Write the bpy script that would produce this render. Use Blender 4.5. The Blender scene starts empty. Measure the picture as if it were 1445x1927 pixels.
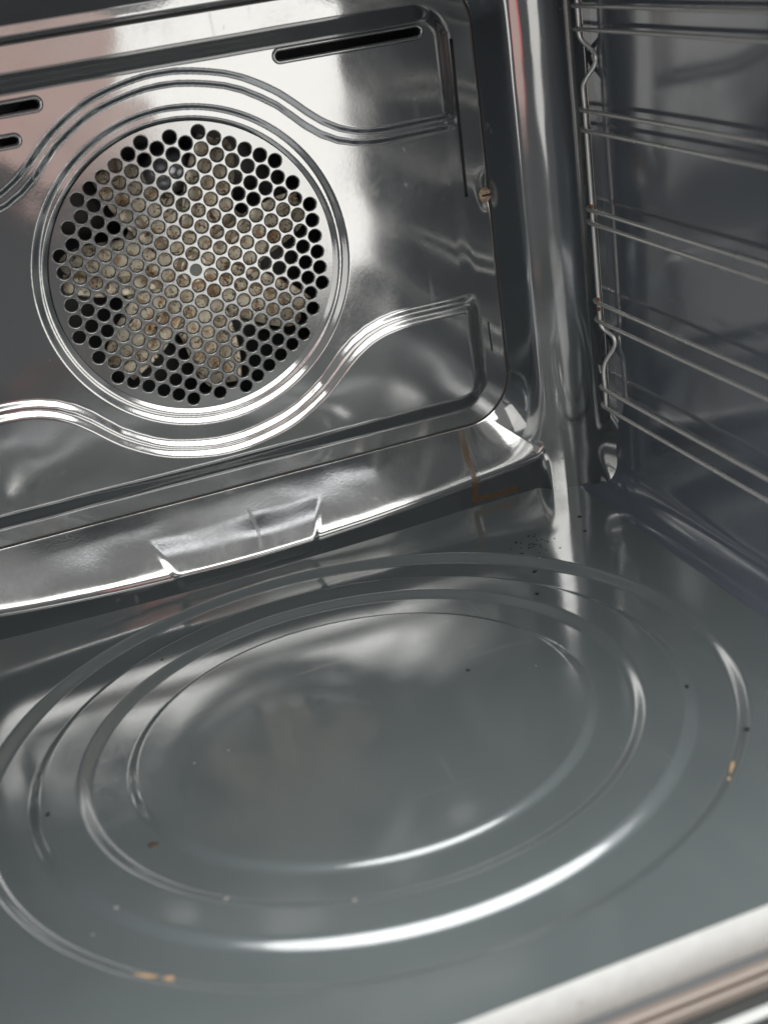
import bpy, bmesh, math, random
import numpy as np
from mathutils import Vector, Matrix

# ---------------------------------------------------------------- camera, world, lamps
S = 0.09                      # one working unit (radius of the fan ring) in metres
scn = bpy.context.scene
col = scn.collection
R = math.radians

CAM = np.array([-1.4342, -8.1547, 1.8748])
YAW, PITCH, ROLL, FPX = 0.285308, -0.421025, -0.150168, 2500.96
fw = Vector((math.sin(YAW)*math.cos(PITCH), math.cos(YAW)*math.cos(PITCH), math.sin(PITCH)))
rt = Vector((math.cos(YAW), -math.sin(YAW), 0.0))
up = rt.cross(fw)
rt2 = math.cos(ROLL)*rt + math.sin(ROLL)*up
up2 = -math.sin(ROLL)*rt + math.cos(ROLL)*up
cam = bpy.data.cameras.new('camera')
camo = bpy.data.objects.new('camera', cam)
col.objects.link(camo)
M = Matrix((rt2, up2, -fw)).transposed().to_4x4()
M.translation = Vector(CAM*S)
camo.matrix_world = M
cam.sensor_fit = 'AUTO'
cam.sensor_width = 36.0
cam.lens = FPX/1927*36.0
cam.clip_start = 0.01
cam.clip_end = 100
cam.dof.use_dof = True
cam.dof.focus_distance = 8.75*S
cam.dof.aperture_fstop = 6.5
scn.camera = camo

world = bpy.data.worlds.new('World')
scn.world = world
world.use_nodes = True
world.node_tree.nodes['Background'].inputs[0].default_value = (0.95, 0.98, 1.0, 1)
world.node_tree.nodes['Background'].inputs[1].default_value = 0.21

scn.view_settings.view_transform = 'Standard'
scn.view_settings.look = 'None'
scn.view_settings.exposure = 0.0
scn.view_settings.gamma = 1.0

def lamp(name, loc, target, w, h, radiance, color):
    l = bpy.data.lights.new(name, 'AREA')
    l.shape = 'RECTANGLE'
    l.size = w*S
    l.size_y = h*S
    l.energy = radiance*math.pi*(w*S)*(h*S)
    l.color = color
    o = bpy.data.objects.new(name, l)
    col.objects.link(o)
    o.location = Vector(loc)*S
    d = (Vector(target)-Vector(loc)).normalized()
    o.rotation_euler = d.to_track_quat('-Z', 'Z').to_euler()
    return o

# the bright patio window the back wall mirrors, the light from above the oven, and the warm room beside the window
lamp('window_lamp', (7.0, -20, -2.3), (7.0, 0, -2.3), 8.0, 6.4, 3.1, (1.0, 0.98, 0.93))
lamp('upper_window_lamp', (4.5, -20, 8.6), (4.5, 0, 8.6), 18.0, 4.0, 6.6, (1.0, 0.99, 0.95))
lamp('left_fill_lamp', (-9.5, -17, 1.0), (2.0, -0.5, -0.3), 5.0, 9.0, 1.6, (1.0, 0.98, 0.94))  # added fill from the left, brightens the rack upright and right wall
lamp('overhead_lamp', (1.5, -11.5, 12.5), (0.5, -3.0, -1), 15.0, 5.0, 0.8, (0.97, 0.99, 1.0))
lamp('ceiling_bounce_lamp', (1.5, -11.2, 13.6), (0.5, -3.0, 0), 56.0, 11.0, 3.0, (0.97, 0.99, 1.0))
lamp('room_lamp', (1.0, -21.5, 10.0), (0.0, 0, 0.0), 36.0, 21.0, 0.27, (1.0, 0.98, 0.94))
lamp('warm_lamp', (1.55, -20, -0.6), (1.55, 0, -0.6), 2.7, 3.4, 1.15, (1.0, 0.68, 0.59))
lamp('red_lamp', (-0.25, -20, -0.4), (-0.25, 0, -0.4), 0.9, 2.6, 1.5, (1.0, 0.16, 0.16))

scn.cycles.max_bounces = 10
scn.cycles.glossy_bounces = 6
scn.cycles.diffuse_bounces = 3
scn.cycles.use_denoising = True
scn.cycles.caustics_reflective = True
scn.cycles.sample_clamp_indirect = 4.0
scn.cycles.blur_glossy = 0.3

# ---------------------------------------------------------------- materials
class NT:
    def __init__(s, name):
        s.m = bpy.data.materials.new(name)
        s.m.use_nodes = True
        s.t = s.m.node_tree
        s.b = s.t.nodes['Principled BSDF']
        s.co = None
    def n(s, typ, **kw):
        x = s.t.nodes.new(typ)
        for k, v in kw.items():
            setattr(x, k, v)
        return x
    def l(s, a, b):
        s.t.links.new(a, b)
    def obj(s):
        if s.co is None:
            s.co = s.n('ShaderNodeTexCoord').outputs['Object']
        return s.co
    def noise(s, scale, detail=4, rough=0.55, stretch=None, dist=0.0):
        x = s.n('ShaderNodeTexNoise')
        x.inputs['Scale'].default_value = scale
        x.inputs['Detail'].default_value = detail
        x.inputs['Roughness'].default_value = rough
        x.inputs['Distortion'].default_value = dist
        if stretch:
            mp = s.n('ShaderNodeMapping')
            mp.inputs['Scale'].default_value = stretch
            s.l(s.obj(), mp.inputs['Vector'])
            s.l(mp.outputs[0], x.inputs['Vector'])
        else:
            s.l(s.obj(), x.inputs['Vector'])
        return x.outputs['Fac']
    def rng(s, v, a, b, c, d, smooth=False):
        x = s.n('ShaderNodeMapRange')
        x.interpolation_type = 'SMOOTHSTEP' if smooth else 'LINEAR'
        s.l(v, x.inputs[0])
        for i, q in enumerate((a, b, c, d)):
            x.inputs[i+1].default_value = q
        return x.outputs[0]
    def math(s, op, a, b=None):
        x = s.n('ShaderNodeMath', operation=op)
        for i, q in enumerate((a, b)):
            if q is None: continue
            if isinstance(q, (int, float)): x.inputs[i].default_value = q
            else: s.l(q, x.inputs[i])
        return x.outputs[0]
    def mix(s, f, a, b):
        x = s.n('ShaderNodeMix', data_type='RGBA')
        for sock, q in ((x.inputs[0], f), (x.inputs[6], a), (x.inputs[7], b)):
            if isinstance(q, (int, float)): sock.default_value = q
            elif isinstance(q, tuple): sock.default_value = (*q, 1)
            else: s.l(q, sock)
        return x.outputs[2]
    def xyz(s):
        x = s.n('ShaderNodeSeparateXYZ')
        s.l(s.obj(), x.inputs[0])
        return [s.math('DIVIDE', o, S) for o in x.outputs]
    def set(s, **kw):
        for k, v in kw.items():
            i = s.b.inputs[k.replace('_', ' ')]
            if isinstance(v, (int, float)): i.default_value = v
            elif isinstance(v, tuple): i.default_value = (*v, 1)
            else: s.l(v, i)
        return s
    def bump(s, h, strength=0.1, dist=0.001):
        x = s.n('ShaderNodeBump')
        x.inputs['Strength'].default_value = strength
        x.inputs['Distance'].default_value = dist
        s.l(h, x.inputs['Height'])
        s.l(x.outputs[0], s.b.inputs['Normal'])

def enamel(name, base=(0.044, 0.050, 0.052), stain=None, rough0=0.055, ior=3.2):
    k = NT(name)
    smear = k.noise(14, 5, 0.6, (1.0, 1.6, 0.7), 0.6)
    fine = k.noise(420, 3, 0.6)
    rough = k.math('ADD', k.rng(smear, 0.35, 0.75, rough0, rough0+0.085), k.rng(fine, 0.4, 0.8, 0.0, 0.03))
    tint = k.noise(9, 3)
    c = k.mix(k.rng(tint, 0.3, 0.7, 0, 1), tuple(v*0.93 for v in base), tuple(v*1.07 for v in base))
    mark = k.noise(26, 3, 0.5, None, 0.5)
    ring = k.rng(k.math('ABSOLUTE', k.math('SUBTRACT', mark, 0.52)), 0.004, 0.014, 1, 0)
    ring = k.math('MULTIPLY', ring, k.rng(k.noise(11, 2), 0.5, 0.62, 0, 1))
    scr = None
    for st in ((9, 170, 90), (210, 12, 100), (60, 160, 8)):
        q = k.rng(k.noise(1.0, 2, 0.5, st, 0.3), 0.70, 0.74, 0, 1)
        scr = q if scr is None else k.math('MAXIMUM', scr, q)
    scr = k.math('MULTIPLY', scr, k.rng(k.noise(16, 2), 0.48, 0.6, 0, 1))
    rough = k.math('ADD', rough, k.math('ADD', k.math('MULTIPLY', ring, 0.02), k.math('MULTIPLY', scr, 0.10)))
    c = k.mix(k.math('MULTIPLY', scr, 0.35), c, (0.24, 0.24, 0.23))
    # tiny pin-hole flecks in the enamel
    v = k.n('ShaderNodeTexVoronoi')
    v.inputs['Scale'].default_value = 170
    k.l(k.obj(), v.inputs['Vector'])
    gate = k.rng(k.noise(60, 1), 0.62, 0.66, 0, 1)
    fleck = k.math('MULTIPLY', k.rng(v.outputs['Distance'], 0.05, 0.09, 1, 0), gate)
    c = k.mix(fleck, c, (0.22, 0.21, 0.19))
    if stain:
        x, y, z = k.xyz()
        wob = k.rng(k.noise(60, 3), 0, 1, -0.03, 0.03)
        def band(v, c0, w):
            d = k.math('ABSOLUTE', k.math('SUBTRACT', k.math('ADD', v, wob), c0))
            return k.rng(d, w*0.75, w*1.15, 1, 0, True)
        def between(v, a, b, e=0.02):
            return k.math('MULTIPLY', k.rng(v, a-e, a+e, 0, 1, True), k.rng(v, b-e, b+e, 1, 0, True))
        mask = None
        for ax, c0, w, lo, hi, st in stain:
            v, o = {'x': (x, z), 'xy': (x, y), 'z': (z, x), 'y': (y, x)}[ax]
            mk = k.math('MULTIPLY', k.math('MULTIPLY', band(v, c0, w), between(o, lo, hi)), st)
            mask = mk if mask is None else k.math('MAXIMUM', mask, mk)
        mask = k.math('MULTIPLY', mask, k.rng(k.noise(120, 4), 0.25, 0.6, 0.8, 1.0))
        c = k.mix(mask, c, (0.105, 0.062, 0.028))
        rough = k.math('ADD', rough, k.math('MULTIPLY', mask, 0.25))
    k.set(Base_Color=c, Roughness=rough, IOR=k.math('SUBTRACT', 3.2, k.math('MULTIPLY', mask, 1.75)) if stain else ior)
    k.bump(k.noise(700, 2), 0.02, 0.0004)
    return k.m

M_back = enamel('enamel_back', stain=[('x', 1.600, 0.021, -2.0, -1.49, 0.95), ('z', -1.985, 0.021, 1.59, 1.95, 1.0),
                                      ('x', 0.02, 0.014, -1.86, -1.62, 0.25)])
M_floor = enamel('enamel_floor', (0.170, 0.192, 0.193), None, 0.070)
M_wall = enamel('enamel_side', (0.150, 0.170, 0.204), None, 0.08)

k = NT('frame_coating')
sp = k.rng(k.noise(160, 4), 0.3, 0.8, 0, 1)
k.set(Base_Color=k.mix(sp, k.mix(k.rng(k.noise(75, 2), 0.66, 0.72, 0, 1), (0.70, 0.70, 0.68), (0.50, 0.48, 0.47)), (0.60, 0.595, 0.58)), Roughness=k.rng(k.noise(40, 3), 0.3, 0.7, 0.50, 0.65))
M_frame = k.m

def wire(name, metal, r0, r1):
    k = NT(name)
    k.set(Base_Color=(0.90, 0.885, 0.85), Metallic=metal, Roughness=k.rng(k.noise(14, 2), 0.35, 0.75, r0, r1))
    return k.m
M_chrome = wire('chrome_wire', 0.62, 0.22, 0.34)
M_upright = wire('zinc_wire', 0.70, 0.28, 0.34)

M_grille = enamel('grille_enamel', (0.060, 0.064, 0.062), None, 0.09, 3.0)

k = NT('greasy_fan_metal')
a = k.noise(95, 6, 0.7, None, 1.6)
b = k.noise(260, 5, 0.7, None, 0.8)
c = k.mix(k.rng(a, 0.40, 0.50, 0, 1), (0.60, 0.38, 0.21), (1.0, 0.91, 0.72))
c = k.mix(k.rng(b, 0.55, 0.61, 0, 0.9), c, (0.08, 0.04, 0.02))
k.set(Base_Color=c, Roughness=0.42, Metallic=0.25)
k.bump(a, 0.6, 0.0012)
M_fan = k.m

k = NT('gap_black')
k.set(Base_Color=(0.012, 0.012, 0.013), Roughness=0.5)  # flat black in place of the shade inside gaps and the screw slot
M_dark = k.m
k = NT('crease_shade_residue')
f = k.noise(45, 4, 0.6)
k.set(Base_Color=k.mix(k.rng(f, 0.45, 0.62, 0, 1), (0.035, 0.037, 0.036), (0.05, 0.030, 0.018)), Roughness=0.6)
M_crease = k.m
k = NT('centre_spot_dull')
k.set(Base_Color=(0.21, 0.22, 0.205), Roughness=0.55)
M_spot = k.m
k = NT('chamber_metal')
k.set(Base_Color=(0.03, 0.032, 0.035), Roughness=0.35)
M_chamber = k.m
k = NT('dome_steel')
k.set(Base_Color=(0.30, 0.30, 0.32), Roughness=0.3, Metallic=0.8)
M_dome = k.m
k = NT('rusty_brass')
f = k.noise(350, 5, 0.7)
k.set(Base_Color=k.mix(k.rng(f, 0.4, 0.65, 0, 1), (0.62, 0.46, 0.33), (0.25, 0.14, 0.08)), Roughness=0.5, Metallic=0.3)
k.bump(f, 0.6, 0.0008)
M_screw = k.m
k = NT('casing_steel')
k.set(Base_Color=(0.35, 0.35, 0.35), Roughness=0.5, Metallic=0.7)
M_case = k.m
k = NT('copper_trim')
k.set(Base_Color=(0.34, 0.285, 0.25), Roughness=0.35, Metallic=0.4)
M_trim = k.m
k = NT('door_glass')
k.set(Base_Color=(0.05, 0.055, 0.055), Roughness=0.15)
M_door = k.m
k = NT('door_bright_strip')
k.set(Base_Color=(0.72, 0.72, 0.70), Roughness=0.35)
M_strip = k.m
k = NT('rust_orange')
k.set(Base_Color=(0.30, 0.10, 0.03), Roughness=0.7)
M_rust = k.m
def plain(name, c, r=0.7):
    q = NT(name); q.set(Base_Color=c, Roughness=r); return q.m
M_orange = plain('baked_crumb', (0.58, 0.38, 0.22))
M_burnt = plain('burnt_crumb', (0.018, 0.014, 0.012))
M_dust = plain('dust_speck', (0.42, 0.41, 0.37))
M_brown = plain('brown_speck', (0.10, 0.055, 0.03))

# ---------------------------------------------------------------- helpers
def mesh_obj(name, verts, faces, mat, parent=None, smooth=True, normals=None):
    me = bpy.data.meshes.new(name)
    v = np.asarray(verts, dtype=np.float64)*S
    me.from_pydata(v.tolist(), [], faces if isinstance(faces, list) else faces.tolist())
    me.materials.append(mat)
    me.polygons.foreach_set('use_smooth', [smooth]*len(me.polygons))
    me.update()
    if normals is not None:
        me.normals_split_custom_set_from_vertices(np.asarray(normals).tolist())
    o = bpy.data.objects.new(name, me)
    col.objects.link(o)
    if parent: o.parent = parent
    return o

def bm_obj(name, bm, mat, parent=None, smooth=True):
    me = bpy.data.meshes.new(name)
    bmesh.ops.recalc_face_normals(bm, faces=bm.faces)
    bm.to_mesh(me); bm.free()
    me.transform(Matrix.Scale(S, 4))
    me.materials.append(mat)
    me.polygons.foreach_set('use_smooth', [smooth]*len(me.polygons))
    o = bpy.data.objects.new(name, me)
    col.objects.link(o)
    if parent: o.parent = parent
    return o

def thing(name, label, cat, loc=(0, 0, 0), group=None):
    o = bpy.data.objects.new(name, None)
    o.empty_display_size = 0.02
    col.objects.link(o)
    tag(o, label, cat, group)
    return o

def tag(o, label, cat, group=None):
    o['label'] = label; o['category'] = cat
    if group: o['group'] = group
    return o

def box(bm, lo, hi, bev=0.0):
    r = bmesh.ops.create_cube(bm, size=1)
    vs = r['verts']
    for v in vs:
        v.co = Vector([lo[i] + (v.co[i]+0.5)*(hi[i]-lo[i]) for i in range(3)])
    if bev:
        es = list({e for v in vs for e in v.link_edges})
        bmesh.ops.bevel(bm, geom=es, offset=bev, segments=3, affect='EDGES', profile=0.5)

def tube(bm, pts, r, n=12, closed=False, caps=True):
    P = [Vector(p) for p in pts]
    m = len(P); rings = []
    ref = Vector((0.123, 0.31, 0.94)).normalized()
    prev = None
    for i in range(m):
        if closed: t = (P[(i+1) % m]-P[i-1]).normalized()
        else: t = (P[min(i+1, m-1)]-P[max(i-1, 0)]).normalized()
        u = (prev - t*prev.dot(t)) if prev is not None else t.cross(ref)
        u.normalize(); prev = u
        w = t.cross(u)
        rings.append([bm.verts.new(P[i]+r*(math.cos(2*math.pi*k/n)*u+math.sin(2*math.pi*k/n)*w)) for k in range(n)])
    for i in range(m if closed else m-1):
        a, b = rings[i], rings[(i+1) % m]
        for k in range(n):
            bm.faces.new((a[k], a[(k+1) % n], b[(k+1) % n], b[k]))
    if caps and not closed:
        bm.faces.new(rings[0][::-1]); bm.faces.new(rings[-1])

def smooth_path(pts, per=10):
    out = []
    P = [Vector(p) for p in pts]
    for i in range(len(P)-1):
        p0, p1, p2, p3 = P[max(i-1, 0)], P[i], P[i+1], P[min(i+2, len(P)-1)]
        for j in range(per):
            t = j/per
            out.append(0.5*((2*p1)+(p2-p0)*t+(2*p0-5*p1+4*p2-p3)*t*t+(3*p1-p0-3*p2+p3)*t**3))
    out.append(P[-1])
    return out

def sstep(x, a, b):
    t = np.clip((x-a)/(b-a), 0, 1)
    return t*t*(3-2*t)

def sdbox(x, z, x0, x1, z0, z1, r):
    cx, cz = (x0+x1)/2, (z0+z1)/2
    qx = np.abs(x-cx)-((x1-x0)/2-r); qz = np.abs(z-cz)-((z1-z0)/2-r)
    return np.hypot(np.maximum(qx, 0), np.maximum(qz, 0))+np.minimum(np.maximum(qx, qz), 0)-r

XW, ZF, ZC, YF = 2.572, -2.036, 1.90, -4.455      # side walls, floor, ceiling, front edge

# ---------------------------------------------------------------- the oven
oven = thing('oven', 'built-in oven with a glossy dark grey enamel cavity seen through its open front', 'oven')

_xs = np.linspace(0, 3, 601)
_zt = np.interp(_xs, [0, .1, .2, .3, .4, .5, .6, .7, .78, .86, .95, 1.05, 1.15, 1.25, 1.35, 1.6, 3],
                [1.212, 1.208, 1.193, 1.172, 1.145, 1.105, 1.050, .985, .917, .842, .768, .708, .672, .654, .648, .65, .652])
_k = np.exp(-np.linspace(-2, 2, 25)**2); _k /= _k.sum()
_pad = np.concatenate([_zt[12:0:-1], _zt, np.full(12, _zt[-1])])
_zt = np.convolve(_pad, _k, 'valid')
_dz = np.gradient(_zt, _xs)

def two_step(s, w1, gap, w2, d):
    def ramp(x, w):
        kq = 0.07*w
        return kq/w*(np.logaddexp(0, x/kq)-np.logaddexp(0, (x-w)/kq))
    return d*(ramp(-s, w1)+ramp(-s-w1-gap, w2))

GR = 0.900           # radius of the stamped grille disc
def h_back(x, z):
    """height of the back wall towards the oven mouth"""
    ax = np.abs(x)
    dp = sdbox(x, z, -1.785, 1.785, -1.288, 1.263, 0.16)
    dg = sdbox(x, z, -2.01, 2.01, -1.475, 1.49, 0.34)
    bow = 0.028*(x+0.1)**2
    zb = -1.895+bow
    dr = sdbox(x, z+(-1.0*bow)*sstep(-z, 0.6, 1.6), -2.165, 2.165, -1.895, 1.525, 0.10)
    hg = -0.035
    qx = ax-2.165; qb = -1.895+bow-z; qt = z-1.525
    wb = sstep(qb-np.maximum(qx, qt), -0.05, 0.05); wt = sstep(qt-np.maximum(qx, qb), -0.05, 0.05)
    wr = sstep(ax, 2.10, 2.19)
    hr = hg+wb*0.583*(0.42-np.minimum(bow, 0.085))+(1-wb)*0.195
    # raised panel with rolled edge
    hp = hg*sstep(dp, -0.05, 0.075)
    # outer slope up to the rim and away from it
    k2 = 0.003
    pos = k2*np.logaddexp(0, dg/k2)
    A = hg+(hr-hg)*pos/np.maximum(dg-dr, 0.03)
    RC, s8 = 0.405, 0.135              # the wall's big rounded corner starts at the rim
    u = np.clip(np.maximum(qx-0.015, 0)+RC*s8, 0, 0.975*RC)
    side = 0.136*np.clip(qx, -0.03, 0.015)+np.sqrt(RC*RC*(1-s8*s8))-np.sqrt(RC*RC-u*u)
    flat = -0.30*np.maximum(dr-0.085*wt, -0.02)
    B = hr+wr*side+(1-wr)*flat
    kk = 0.013-0.008*sstep(x, -0.60, -0.53)*(1-sstep(x, 0.36, 0.43))*sstep(-z, 1.6, 1.7)
    mn = -kk*np.logaddexp(-A/kk, -B/kk)
    h = mn+hp-hg
    tw = 1-0.23*sstep(z, 0.1, 0.7)     # the steps are pressed sharper towards the top
    # scalloped centre band between the two double ribs, recessed in two steps
    zt = np.interp(ax, _xs, _zt); dz = np.interp(ax, _xs, _dz)
    s = (np.abs(z+0.004)-zt)/np.sqrt(1+dz*dz)
    h = h-two_step(s, 0.043*tw, 0.104-0.086*tw, 0.043*tw, 0.0187)*(1-sstep(dp, -0.05, 0.075))
    # double stepped ring round the fan grille
    r = np.hypot(x, z)
    h = h-two_step(r-1.0, 0.042*tw, 0.104-0.084*tw, 0.042*tw, 0.0182)
    # pressed tab in the lower slope
    tab = sstep(x+0.45*(z+1.9), -0.60, -0.54)*(1-sstep(x-0.45*(z+1.9), 0.37, 0.43))*sstep(-z, 1.64, 1.80)*(1-sstep(-z, 1.97, 2.03))
    h = h+0.0048*tab
    # dimple for the screw
    q = np.hypot((x-1.985)/0.6, (z-0.085)/1.35)
    h = h-0.012*np.exp(-(q/0.075)**2)
    # fillets to the walls
    for d, rf in ((ZC+0.012-z, 0.16),):
        e = np.clip(rf-d, 0, 0.975*rf)
        h = h+rf-np.sqrt(rf*rf-e*e)
    # pressed-sheet waviness
    h = h+0.0022*np.sin(2.3*x+1.1)*np.sin(3.1*z+0.4)+0.0013*np.sin(6.1*x+2.0*z)+0.0009*np.sin(9*z-4*x+1)+0.0005*np.sin(14*x+5*z)*np.sin(11*z-3*x)
    return h

SLOTS = [(0.716, 1.648, 1.170, 0.024), (-1.648, -0.716, 1.145, 0.024), (-1.70, -0.880, 0.968, 0.020)]

def grid_surface(xs, zs, hf):
    X, Z = np.meshgrid(xs, zs)
    H = hf(X, Z)
    e = 0.004
    nx = -(hf(X+e, Z)-hf(X-e, Z))/(2*e); nz = -(hf(X, Z+e)-hf(X, Z-e))/(2*e)
    N = np.stack([nx, np.ones_like(nx), nz], -1)
    N /= np.linalg.norm(N, axis=-1, keepdims=True)
    m, n = X.shape
    idx = np.arange(m*n).reshape(m, n)
    F = np.stack([idx[:-1, :-1], idx[:-1, 1:], idx[1:, 1:], idx[1:, :-1]], -1).reshape(-1, 4)
    return X, Z, H, N, F

xs = np.linspace(-2.62, 2.62, 720); zs = np.linspace(-2.09, 1.96, 558)
X, Z, H, N, F = grid_surface(xs, zs, h_back)
V = np.stack([X, -H, Z], -1).reshape(-1, 3)
NN = np.stack([N[..., 0], -N[..., 1], N[..., 2]], -1).reshape(-1, 3)
cxz = V[F].mean(1)
kill = np.hypot(cxz[:, 0], cxz[:, 2]) < GR-0.02
for a, b, zc, r in SLOTS:
    px = np.clip(cxz[:, 0], a+r, b-r)
    kill |= np.hypot(cxz[:, 0]-px, cxz[:, 2]-zc) < r+0.004
F = F[~kill]
used = np.unique(F); remap = np.full(len(V), -1); remap[used] = np.arange(len(used))
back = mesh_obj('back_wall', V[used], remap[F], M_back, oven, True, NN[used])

# rims of the long slots
def rim_profile(path, prof, mat, name, parent):
    """sweep a small closed profile (offset outwards, y) round a closed stadium path of (x, z, nx, nz)"""
    bm = bmesh.new(); rings = []
    for (x, z, nx, nz) in path:
        rings.append([bm.verts.new((x+nx*o, y, z+nz*o)) for o, y in prof])
    m = len(rings); n = len(prof)
    for i in range(m):
        a, b = rings[i], rings[(i+1) % m]
        for q in range(n-1):
            bm.faces.new((a[q], a[q+1], b[q+1], b[q]))
    return bm_obj(name, bm, mat, parent)
def stadium(a, b, zc, r, n=14):
    out = []
    for i in range(n+1):
        t = -math.pi/2+math.pi*i/n
        out.append((b-r+r*math.cos(t), zc+r*math.sin(t), math.cos(t), math.sin(t)))
    for i in range(n+1):
        t = math.pi/2+math.pi*i/n
        out.append((a+r+r*math.cos(t), zc+r*math.sin(t), math.cos(t), math.sin(t)))
    return out
for a, b, zc, r in SLOTS:
    yb = -float(h_back(np.array([(a+b)/2]), np.array([zc]))[0])
    prof = [(0.030, yb+0.010), (0.024, yb-0.003), (0.014, yb-0.008), (0.004, yb-0.005), (-0.001, yb+0.004), (-0.002, yb+0.05), (0.004, yb+0.10)]
    rim_profile(stadium(a, b, zc, r), prof, M_back, 'vent_slot', oven)

# black strips laid on for the shade in narrow gaps beside the panel
for (x0, z0, x1, z1, w) in ((1.862, 1.09, 1.850, 0.10, 0.011), (1.905, -0.77, 1.912, -0.98, 0.006)):
    bm = bmesh.new()
    pts = []
    for i in range(16):
        t = i/15
        x, z = x0+(x1-x0)*t, z0+(z1-z0)*t
        pts.append((x, -float(h_back(np.array([x]), np.array([z]))[0])+0.001, z))
    rr = [0.35 if i in (0, 15) else 1.0 for i in range(16)]
    tube(bm, pts, w, 8)
    bm_obj('seam_gap', bm, M_dark, oven)

bm = bmesh.new()  # dark line laid over the crease's bright glint, mottled with brown residue
def rr_path(x0, x1, z0, z1, r, step=0.05):
    pts = []
    for cx_, cz_, a in ((x1-r, z0+r, -90), (x1-r, z1-r, 0), (x0+r, z1-r, 90), (x0+r, z0+r, 180)):
        for i in range(13):
            t = R(a+7.5*i); pts.append((cx_+r*math.cos(t), cz_+r*math.sin(t)))
    out = []
    for i in range(len(pts)):
        (ax_, az_), (bx_, bz_) = pts[i], pts[(i+1) % len(pts)]
        n_ = max(1, int(math.hypot(bx_-ax_, bz_-az_)/step))
        out += [(ax_+(bx_-ax_)*q/n_, az_+(bz_-az_)*q/n_) for q in range(n_)]
    return out
cp = rr_path(-2.01, 2.01, -1.475, 1.49, 0.34)
hc = h_back(np.array([p[0] for p in cp]), np.array([p[1] for p in cp]))
tube(bm, [(p[0], -float(q)+0.001, p[1]) for p, q in zip(cp, hc)], 0.0085, 8, closed=True)
bm_obj('crease_shade_residue', bm, M_crease, oven)

# stamped fan grille: a disc with a hexagonal pattern of holes
PITCH_H, RH = 0.1022, 0.0390
holes = []
for i in range(-12, 13):
    for j in range(-12, 13):
        x = i*PITCH_H*math.sqrt(3)/2
        z = j*PITCH_H+(i % 2)*PITCH_H/2
        r = math.hypot(x, z)
        if 0.02 < r < 0.844: holes.append((x, z))
cu = bpy.data.curves.new('grille_curve', 'CURVE')
cu.dimensions = '2D'; cu.fill_mode = 'BOTH'
def circ(x, z, r, n):
    sp = cu.splines.new('POLY'); sp.points.add(n-1); sp.use_cyclic_u = True
    for q in range(n):
        t = 2*math.pi*q/n
        sp.points[q].co = (x+r*math.cos(t), z+r*math.sin(t), 0, 1)
circ(0, 0, GR, 128)
for x, z in holes: circ(x, z, 0.0482, 24)
cu.extrude = 0.0
tmp = bpy.data.objects.new('grille_tmp', cu)
col.objects.link(tmp)
dg_ = bpy.context.evaluated_depsgraph_get()
gme = bpy.data.meshes.new_from_object(tmp.evaluated_get(dg_))
bpy.data.objects.remove(tmp); bpy.data.curves.remove(cu)
hgr = float(h_back(np.array([0.0]), np.array([0.0]))[0])
yg = -hgr-0.010
gme.transform(Matrix(((1, 0, 0, 0), (0, 0, -1, yg), (0, 1, 0, 0), (0, 0, 0, 1))))
bm = bmesh.new(); bm.from_mesh(gme)
mouth = ((0.0482, 0.0), (0.0455, 0.0006), (0.0425, 0.0020), (0.0400, 0.0042), (0.0384, 0.0075), (0.0379, 0.0105), (0.0379, 0.0160))
for x, z in holes:
    prev = None
    for r, d in mouth:
        cur = [bm.verts.new((x+r*math.cos(2*math.pi*q/24), yg+d, z+r*math.sin(2*math.pi*q/24))) for q in range(24)]
        if prev:
            for q in range(24):
                f = bm.faces.new((prev[q], prev[(q+1) % 24], cur[(q+1) % 24], cur[q])); f.smooth = True
        prev = cur
bm.to_mesh(gme); bm.free()
gme.transform(Matrix.Scale(S, 4))
gme.materials.clear(); gme.materials.append(M_grille)
gme.polygons.foreach_set('use_smooth', [True]*len(gme.polygons))
gme.name = 'fan_grille'
gril = bpy.data.objects.new('fan_grille', gme); col.objects.link(gril); gril.parent = oven

bm = bmesh.new()
bmesh.ops.create_uvsphere(bm, u_segments=20, v_segments=10, radius=0.040)
for v in bm.verts: v.co = Vector((v.co.x, yg-0.001+v.co.z*0.10, v.co.y))
bm_obj('centre_spot', bm, M_spot, gril)  # dull dome added to mask the bright solid centre of the grille

# dark chamber behind the back wall
bm = bmesh.new()
n = 48
r0 = [bm.verts.new((1.35*math.cos(2*math.pi*i/n), 0.09, 1.35*math.sin(2*math.pi*i/n))) for i in range(n)]
r1 = [bm.verts.new((1.35*math.cos(2*math.pi*i/n), 0.62, 1.35*math.sin(2*math.pi*i/n))) for i in range(n)]
for i in range(n): bm.faces.new((r0[i], r0[(i+1) % n], r1[(i+1) % n], r1[i]))
bm.faces.new(r1)
bm_obj('fan_chamber', bm, M_chamber, oven, False)

# screw beside the panel
bm = bmesh.new()
bmesh.ops.create_uvsphere(bm, u_segments=24, v_segments=12, radius=0.052)
ys = -float(h_back(np.array([1.985]), np.array([0.085]))[0])
for v in bm.verts:
    v.co = Vector((1.985+v.co.x*0.95, ys+v.co.z*0.45, 0.085+v.co.y*1.0))
sc = bm_obj('screw', bm, M_screw, oven)
sc['label'] = 'brown corroded screw head beside the raised panel'
bm = bmesh.new()
box(bm, (1.955, ys-0.027, 0.079), (2.015, ys-0.021, 0.091))
bm_obj('screw_slot', bm, M_dark, sc, False)

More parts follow.
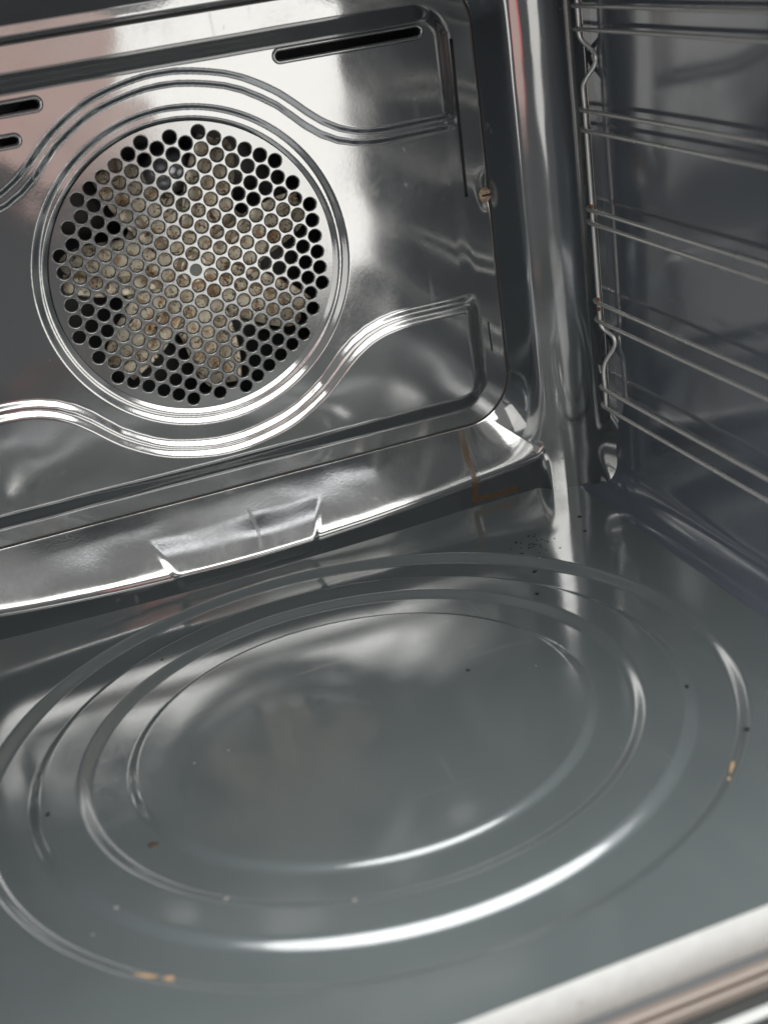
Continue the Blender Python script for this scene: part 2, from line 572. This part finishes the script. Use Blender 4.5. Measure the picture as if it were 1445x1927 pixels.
# floor with stepped rings
QA = 1.0691; CY = -2.248
def h_floor(x, y):
    d = np.hypot(x, (y-CY)*QA)
    h = np.zeros_like(d)
    D = 0.042
    for a0, a1, w0, w1, D in ((1.755, 2.018, 0.078, 0.088, 0.0395), (1.241, 1.4927, 0.062, 0.085, 0.0285)):
        h = h-D*sstep(d, a0-w0/2, a0+w0/2)*(1-sstep(d, a1-w1/2, a1+w1/2))
    # long ears of the outer ring towards the mouth on the left
    h = h+0.0018*np.sin(2.1*x+0.6)*np.sin(2.7*y+1.0)+0.0008*np.sin(5.3*x-3*y)
    return h
RFL = 0.22
xs = np.linspace(-(XW-RFL), XW-RFL, 471); ys_ = np.linspace(YF, 0.12, 458)
X, Y, H, N, F = grid_surface(xs, ys_, h_floor)
V = np.stack([X, Y, ZF+H], -1).reshape(-1, 3)
NN = np.stack([N[..., 0], N[..., 2], N[..., 1]], -1).reshape(-1, 3)
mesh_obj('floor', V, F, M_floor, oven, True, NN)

# side walls with their rolled lower and upper edges, and the ceiling
def wall(sgn):
    prof = []
    for i in range(15):
        t = math.pi/2*i/14
        prof.append((XW-RFL+RFL*math.sin(t), ZF+RFL-RFL*math.cos(t), -math.sin(t), math.cos(t)))
    for zz in np.linspace(ZF+RFL, ZC-RFL, 60)[1:-1]:
        prof.append((XW, zz, -1, 0))
    for i in range(15):
        t = math.pi/2*i/14
        prof.append((XW-RFL+RFL*math.cos(t), ZC-RFL+RFL*math.sin(t), -math.cos(t), -math.sin(t)))
    yy = np.linspace(YF, 0.12, 90)
    prof = np.array(prof)
    V = np.zeros((len(yy), len(prof), 3)); NN = np.zeros_like(V)
    V[..., 0] = prof[:, 0]*sgn; V[..., 1] = yy[:, None]; V[..., 2] = prof[:, 1]
    NN[..., 0] = prof[:, 2]*sgn; NN[..., 2] = prof[:, 3]
    wv = 0.003*np.sin(2.0*V[..., 2]+1.3)*np.sin(2.4*V[..., 1]+0.5)+0.001*np.sin(5*V[..., 2]-4*V[..., 1])
    mid = sstep(V[..., 2], ZF+RFL, ZF+RFL+0.4)*(1-sstep(V[..., 2], ZC-RFL-0.4, ZC-RFL))
    V[..., 0] += sgn*wv*mid
    m, n = V.shape[:2]
    idx = np.arange(m*n).reshape(m, n)
    F = np.stack([idx[:-1, :-1], idx[:-1, 1:], idx[1:, 1:], idx[1:, :-1]], -1).reshape(-1, 4)
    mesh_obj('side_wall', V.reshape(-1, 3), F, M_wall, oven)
wall(1); wall(-1)
bm = bmesh.new()
q = XW-RFL
bm.faces.new([bm.verts.new(c) for c in ((-q, YF, ZC), (q, YF, ZC), (q, 0.12, ZC), (-q, 0.12, ZC))])
bm_obj('ceiling', bm, M_wall, oven, False)

# front frame: a rounded rectangular ring round the mouth, facing forwards
def rrect(x0, x1, z0, z1, r, n=10):
    out = []
    for cx_, cz_, a in ((x1-r, z0+r, -90), (x1-r, z1-r, 0), (x0+r, z1-r, 90), (x0+r, z0+r, 180)):
        for i in range(n+1):
            t = R(a+90*i/n)
            out.append((cx_+r*math.cos(t), cz_+r*math.sin(t)))
    return out
bm = bmesh.new()
inn = rrect(-XW, XW, ZF, ZC, RFL); out = rrect(-XW-0.34, XW+0.34, ZF-0.232, ZC+0.26, 0.06)
loops = []
for y, f in ((YF, 0.0), (YF-0.006, 0.035), (YF-0.006, 0.972), (YF+0.002, 0.992), (YF+0.03, 1.0), (YF+0.30, 1.0)):
    loops.append([bm.verts.new((a[0]+(b[0]-a[0])*f, y, a[1]+(b[1]-a[1])*f)) for a, b in zip(inn, out)])
for a, b in zip(loops[:-1], loops[1:]):
    for i in range(len(a)):
        bm.faces.new((a[i], a[(i+1) % len(a)], b[(i+1) % len(a)], b[i]))
fr = bm_obj('front_frame', bm, M_frame, oven, True)

# outer casing, out of view, added to stop light leaking in from behind
bm = bmesh.new()
o2 = rrect(-XW-0.32, XW+0.32, ZF-0.22, ZC+0.24, 0.06)
a = [bm.verts.new((x, YF+0.05, z)) for x, z in o2]; b = [bm.verts.new((x, 1.0, z)) for x, z in o2]
for i in range(len(a)): bm.faces.new((a[i], a[(i+1) % len(a)], b[(i+1) % len(a)], b[i]))
bm.faces.new(b)
bm_obj('casing', bm, M_case, oven, False)

# ---------------------------------------------------------------- the fan behind the grille
fan = thing('fan_wheel', 'grease-browned fan wheel with bent blades behind the round grille', 'fan')
NB = 7
yb = 0.205
bm = bmesh.new()
ring = []
nseg = 280
for i in range(nseg):
    t = 2*math.pi*i/nseg
    c_ = 0.5+0.5*math.cos(NB*(t-R(13)))
    r = 0.45+0.37*(c_**1.4)
    ring.append(bm.verts.new((r*math.cos(t), yb+0.012*math.sin(5*t), r*math.sin(t))))
mid = [bm.verts.new((0.45*math.cos(2*math.pi*i/nseg), yb-0.012+0.008*math.sin(3*t), 0.45*math.sin(2*math.pi*i/nseg))) for i in range(nseg)]
cen = bm.verts.new((0, yb-0.03, 0))
for i in range(nseg):
    j = (i+1) % nseg
    bm.faces.new((ring[i], ring[j], mid[j], mid[i])); bm.faces.new((mid[i], mid[j], cen))
ex = bmesh.ops.extrude_face_region(bm, geom=list(bm.faces))
for v in ex['geom']:
    if isinstance(v, bmesh.types.BMVert): v.co.y += 0.02
bm_obj('back_plate', bm, M_fan, fan)
for q in range(NB):
    bm = bmesh.new()
    t = R(13+360/NB*q)
    d = Vector((math.cos(t), 0, math.sin(t))); s_ = Vector((-math.sin(t), 0, math.cos(t)))
    grid = []
    for i in range(13):
        f = i/12; r = 0.20+0.60*f
        row = []
        for j in range(5):
            g = j/4
            off = 0.02+0.10*g*g+0.06*math.sin(f*2.4)
            row.append(bm.verts.new(d*r+s_*off+Vector((0, yb-0.012-0.065*g*(0.45+0.55*math.sin(math.pi*min(1, f*0.8+0.2))), 0))))
        grid.append(row)
    for i in range(12):
        for j in range(4):
            bm.faces.new((grid[i][j], grid[i+1][j], grid[i+1][j+1], grid[i][j+1]))
    ex = bmesh.ops.extrude_face_region(bm, geom=list(bm.faces))
    for v in ex['geom']:
        if isinstance(v, bmesh.types.BMVert): v.co += s_*0.012
    bm_obj('blade', bm, M_fan, fan)
bm = bmesh.new()
bmesh.ops.create_cone(bm, cap_ends=True, segments=32, radius1=0.10, radius2=0.085, depth=0.10)
bmesh.ops.rotate(bm, verts=bm.verts, matrix=Matrix.Rotation(R(90), 3, 'X'))
bmesh.ops.translate(bm, verts=bm.verts, vec=(0, yb-0.05, 0))
bm_obj('hub', bm, M_fan, fan, False)

# shiny grey steel dome set behind the upper holes
bm = bmesh.new()
bmesh.ops.create_uvsphere(bm, u_segments=32, v_segments=16, radius=0.14)
for v in bm.verts: v.co = Vector((v.co.x*1.25-0.02, 0.235+v.co.y*0.6, v.co.z+0.60))
bm_obj('grey_dome', bm, M_dome, oven)

# ---------------------------------------------------------------- side rack of chrome wire
rack = thing('shelf_rack', 'chrome wire shelf rack with paired runners hung on the right oven wall', 'oven rack')
XR, YU, RW = 2.500, -0.460, 0.0150
def upright(yu, xoff=0.0):
    p = [(XR, yu, 1.70), (XR, yu, 1.12), (XR, yu, 1.03)]
    p += [(XR+0.015, yu-0.016, 0.985), (XR+0.050, yu-0.060, 0.93), (XR+0.057, yu-0.080, 0.89), (XR+0.050, yu-0.066, 0.84), (XR+0.018, yu-0.022, 0.775), (XR, yu, 0.72)]
    p += [(XR, yu, 0.60), (XR, yu, 0.3), (XR, yu, -0.3), (XR, yu, -0.72), (XR, yu, -0.80)]
    p += [(XR+0.015, yu-0.018, -0.845), (XR+0.050, yu-0.062, -0.885), (XR+0.057, yu-0.080, -0.93), (XR+0.048, yu-0.06, -0.985), (XR+0.014, yu-0.02, -1.06), (XR, yu, -1.13)]
    p += [(XR, yu, -1.25), (XR, yu, -1.39)]
    bm = bmesh.new()
    tube(bm, smooth_path(p, 8), RW, 12)
    return bm_obj('upright', bm, M_upright, rack)
upright(YU); upright(-4.0)
RZ = [1.204, 1.070, 0.590, 0.467, -0.033, -0.119, -0.644, -0.773, -1.251, -1.383]
# even out the gaps of the pairs
for i in range(0, 10, 2):
    pass
for i, z in enumerate(RZ):
    bm = bmesh.new()
    z = z-0.006
    p = [(XR+0.045, YU+0.045, z+0.012), (XR-0.004, YU+0.040, z+0.004), (XR-0.020, YU+0.010, z), (XR-0.024, YU-0.06, z), (XR-0.024, YU-0.5, z), (XR-0.024, -2.2, z-0.002), (XR-0.024, -4.03, z)]
    tube(bm, smooth_path(p, 6), RW*0.92, 12)
    bm_obj('runner', bm, M_chrome, rack)
for (z, y) in ((-1.135, YU+0.02), (-0.645, YU+0.0)):
    bm = bmesh.new()
    p = [(XR+0.06, y+0.13, z+0.05), (XR+0.03, y+0.10, z+0.055), (XR+0.0, y+0.04, z+0.02), (XR-0.01, y, z-0.02)]
    if z < -1: tube(bm, smooth_path(p, 6), RW*0.6, 8); bm_obj('hook', bm, M_chrome, rack)
    else: bm.free()
for z in (-0.635, -0.70, -0.02):
    bm = bmesh.new()
    bmesh.ops.create_icosphere(bm, subdivisions=2, radius=0.013)
    rnd = random.Random(int(z*100))
    for v in bm.verts:
        v.co = Vector((XR-0.010+v.co.x*0.9, YU-0.012+v.co.y*0.8, z+v.co.z*1.1+rnd.uniform(-.002, .002)))
    bm_obj('rust_spot', bm, M_rust, rack)

# ---------------------------------------------------------------- the opened door below the mouth
bm = bmesh.new(); box(bm, (-2.9, -7.6, -2.62), (2.9, -4.475, -2.35), 0.02); door = bm_obj('door', bm, M_door, oven, False); door['label'] = 'dropped open oven door with copper brown trim'
bm = bmesh.new(); box(bm, (-2.8, -4.535, -2.35), (2.8, -4.485, -2.272), 0.012)
tb = bm_obj('trim', bm, M_trim, door)
bm = bmesh.new(); box(bm, (-2.8, -4.575, -2.35), (2.8, -4.545, -2.290), 0.010); bm_obj('trim', bm, M_trim, door)
bm = bmesh.new(); box(bm, (-2.75, -4.70, -2.35), (2.75, -4.655, -2.325), 0.008); bm_obj('edge_strip', bm, M_strip, door)

# ---------------------------------------------------------------- crumbs, specks and dust on the floor
def crumb(name, x, y, r, mat, label, cat, group=None, el=1.0, ang=0.0, flat=0.5, z=None, seed=0):
    rnd = random.Random(seed)
    bm = bmesh.new()
    bmesh.ops.create_icosphere(bm, subdivisions=2, radius=1.0)
    zz = ZF+float(h_floor(np.array([x]), np.array([y]))[0]) if z is None else z
    ca, sa = math.cos(ang), math.sin(ang)
    for v in bm.verts:
        f = 1+rnd.uniform(-0.28, 0.28)
        a_, b_, c_ = v.co.x*r*el*f, v.co.y*r*f, v.co.z*r*flat*f
        v.co = Vector((a_*ca-b_*sa, a_*sa+b_*ca, c_+r*flat*0.8))
    me_o = bm_obj(name, bm, mat)
    me_o.location = Vector((x, y, zz))*S
    return tag(me_o, label, cat, group)

burnt = [(-1.235, -2.695, .020, 'brown speck on the floor between the second and third rings at the left'),
         (-1.686, -2.202, .012, 'dark speck on the far left arc of the floor rings'),
         (-0.850, -0.970, .009, 'dark speck on the rear left of the second floor ring'),
         (0.688, -2.096, .011, 'dark speck in the middle disc of the oven floor, right of its centre'),
         (1.547, -1.170, .015, 'black speck on the outermost ring at the rear right'),
         (1.401, -1.511, .014, 'black speck in the outer groove at the rear right'),
         (2.120, -0.690, .013, 'black speck on the floor nearest the right rear corner'),
         (2.046, -0.908, .012, 'black speck on the floor just in front of the corner speck'),
         (1.620, -2.861, .015, 'dark speck on the third ring at the right'),
         (1.657, -3.361, .015, 'dark speck on the plain floor outside the right of the rings')]
for i, (x, y, r, lb) in enumerate(burnt):
    crumb('burnt_speck', x, y, r*0.8, M_brown if i == 0 else M_burnt, lb, 'crumb', 'burnt specks on the oven floor', 1.4, i*0.9, 0.35, seed=i)
rnd = random.Random(5)
for i in range(26):
    x = 1.66+rnd.gauss(0, 0.085); y = -0.87+rnd.gauss(0, 0.075)
    crumb('grit', x, y, rnd.uniform(.0035, .007), M_burnt, 'tiny black grit in the patch at the rear right of the floor', 'grit', 'grit patch at the rear right of the floor', rnd.uniform(1, 2.2), rnd.uniform(0, 3), 0.3, seed=40+i)
dust = [(-0.716, -2.138, .008, 'pale dust speck in the middle disc, the farther of its left pair'),
        (-0.907, -2.156, .009, 'pale dust speck in the middle disc, the nearer to its left rim'),
        (-1.478, -3.095, .013, 'pale speck on the front left of the third ring'),
        (-1.004, -3.265, .016, 'pale crumb on the front left of the second ring'),
        (-0.491, -3.577, .013, 'pale crumb on the front edge of the second ring, near its middle'),
        (-1.604, -3.178, .008, 'faint dust speck in the outer groove at the front left'),
        (1.032, -2.258, .006, 'white dust speck at the right inside the middle disc'),
        (1.628, -1.082, .007, 'white dust speck beside the rear right of the outermost ring')]
for i, (x, y, r, lb) in enumerate(dust):
    crumb('dust_speck', x, y, r*0.62, M_dust, lb, 'dust', 'pale dust specks on the oven floor', 1.3, i*1.3, 0.4, seed=90+i)
orange = [(-1.445, -3.560, .011, 6.0, -0.55, 'long orange baked crumb on the front left of the outermost ring'),
          (-1.345, -3.612, .011, 2.6, -0.3, 'short orange crumb touching the end of the long crumb at the front left'),
          (1.440, -3.560, .010, 5.5, 0.90, 'long orange crumb outside the right of the outermost ring'),
          (1.372, -3.640, .009, 1.5, 0.8, 'small round orange crumb just below the long one at the right')]
for i, (x, y, r, el, an, lb) in enumerate(orange):
    crumb('baked_crumb', x, y, r, M_orange, lb, 'crumb', 'orange baked crumbs at the rim of the floor rings', el, an, 0.35, seed=120+i)
crumb('burnt_blob', -0.609, -0.075, .030, M_burnt, 'black burnt blob at the foot of the back wall, left of the pressed tab', 'crumb', None, 1.2, 0.4, 0.6, z=ZF+0.05, seed=200)
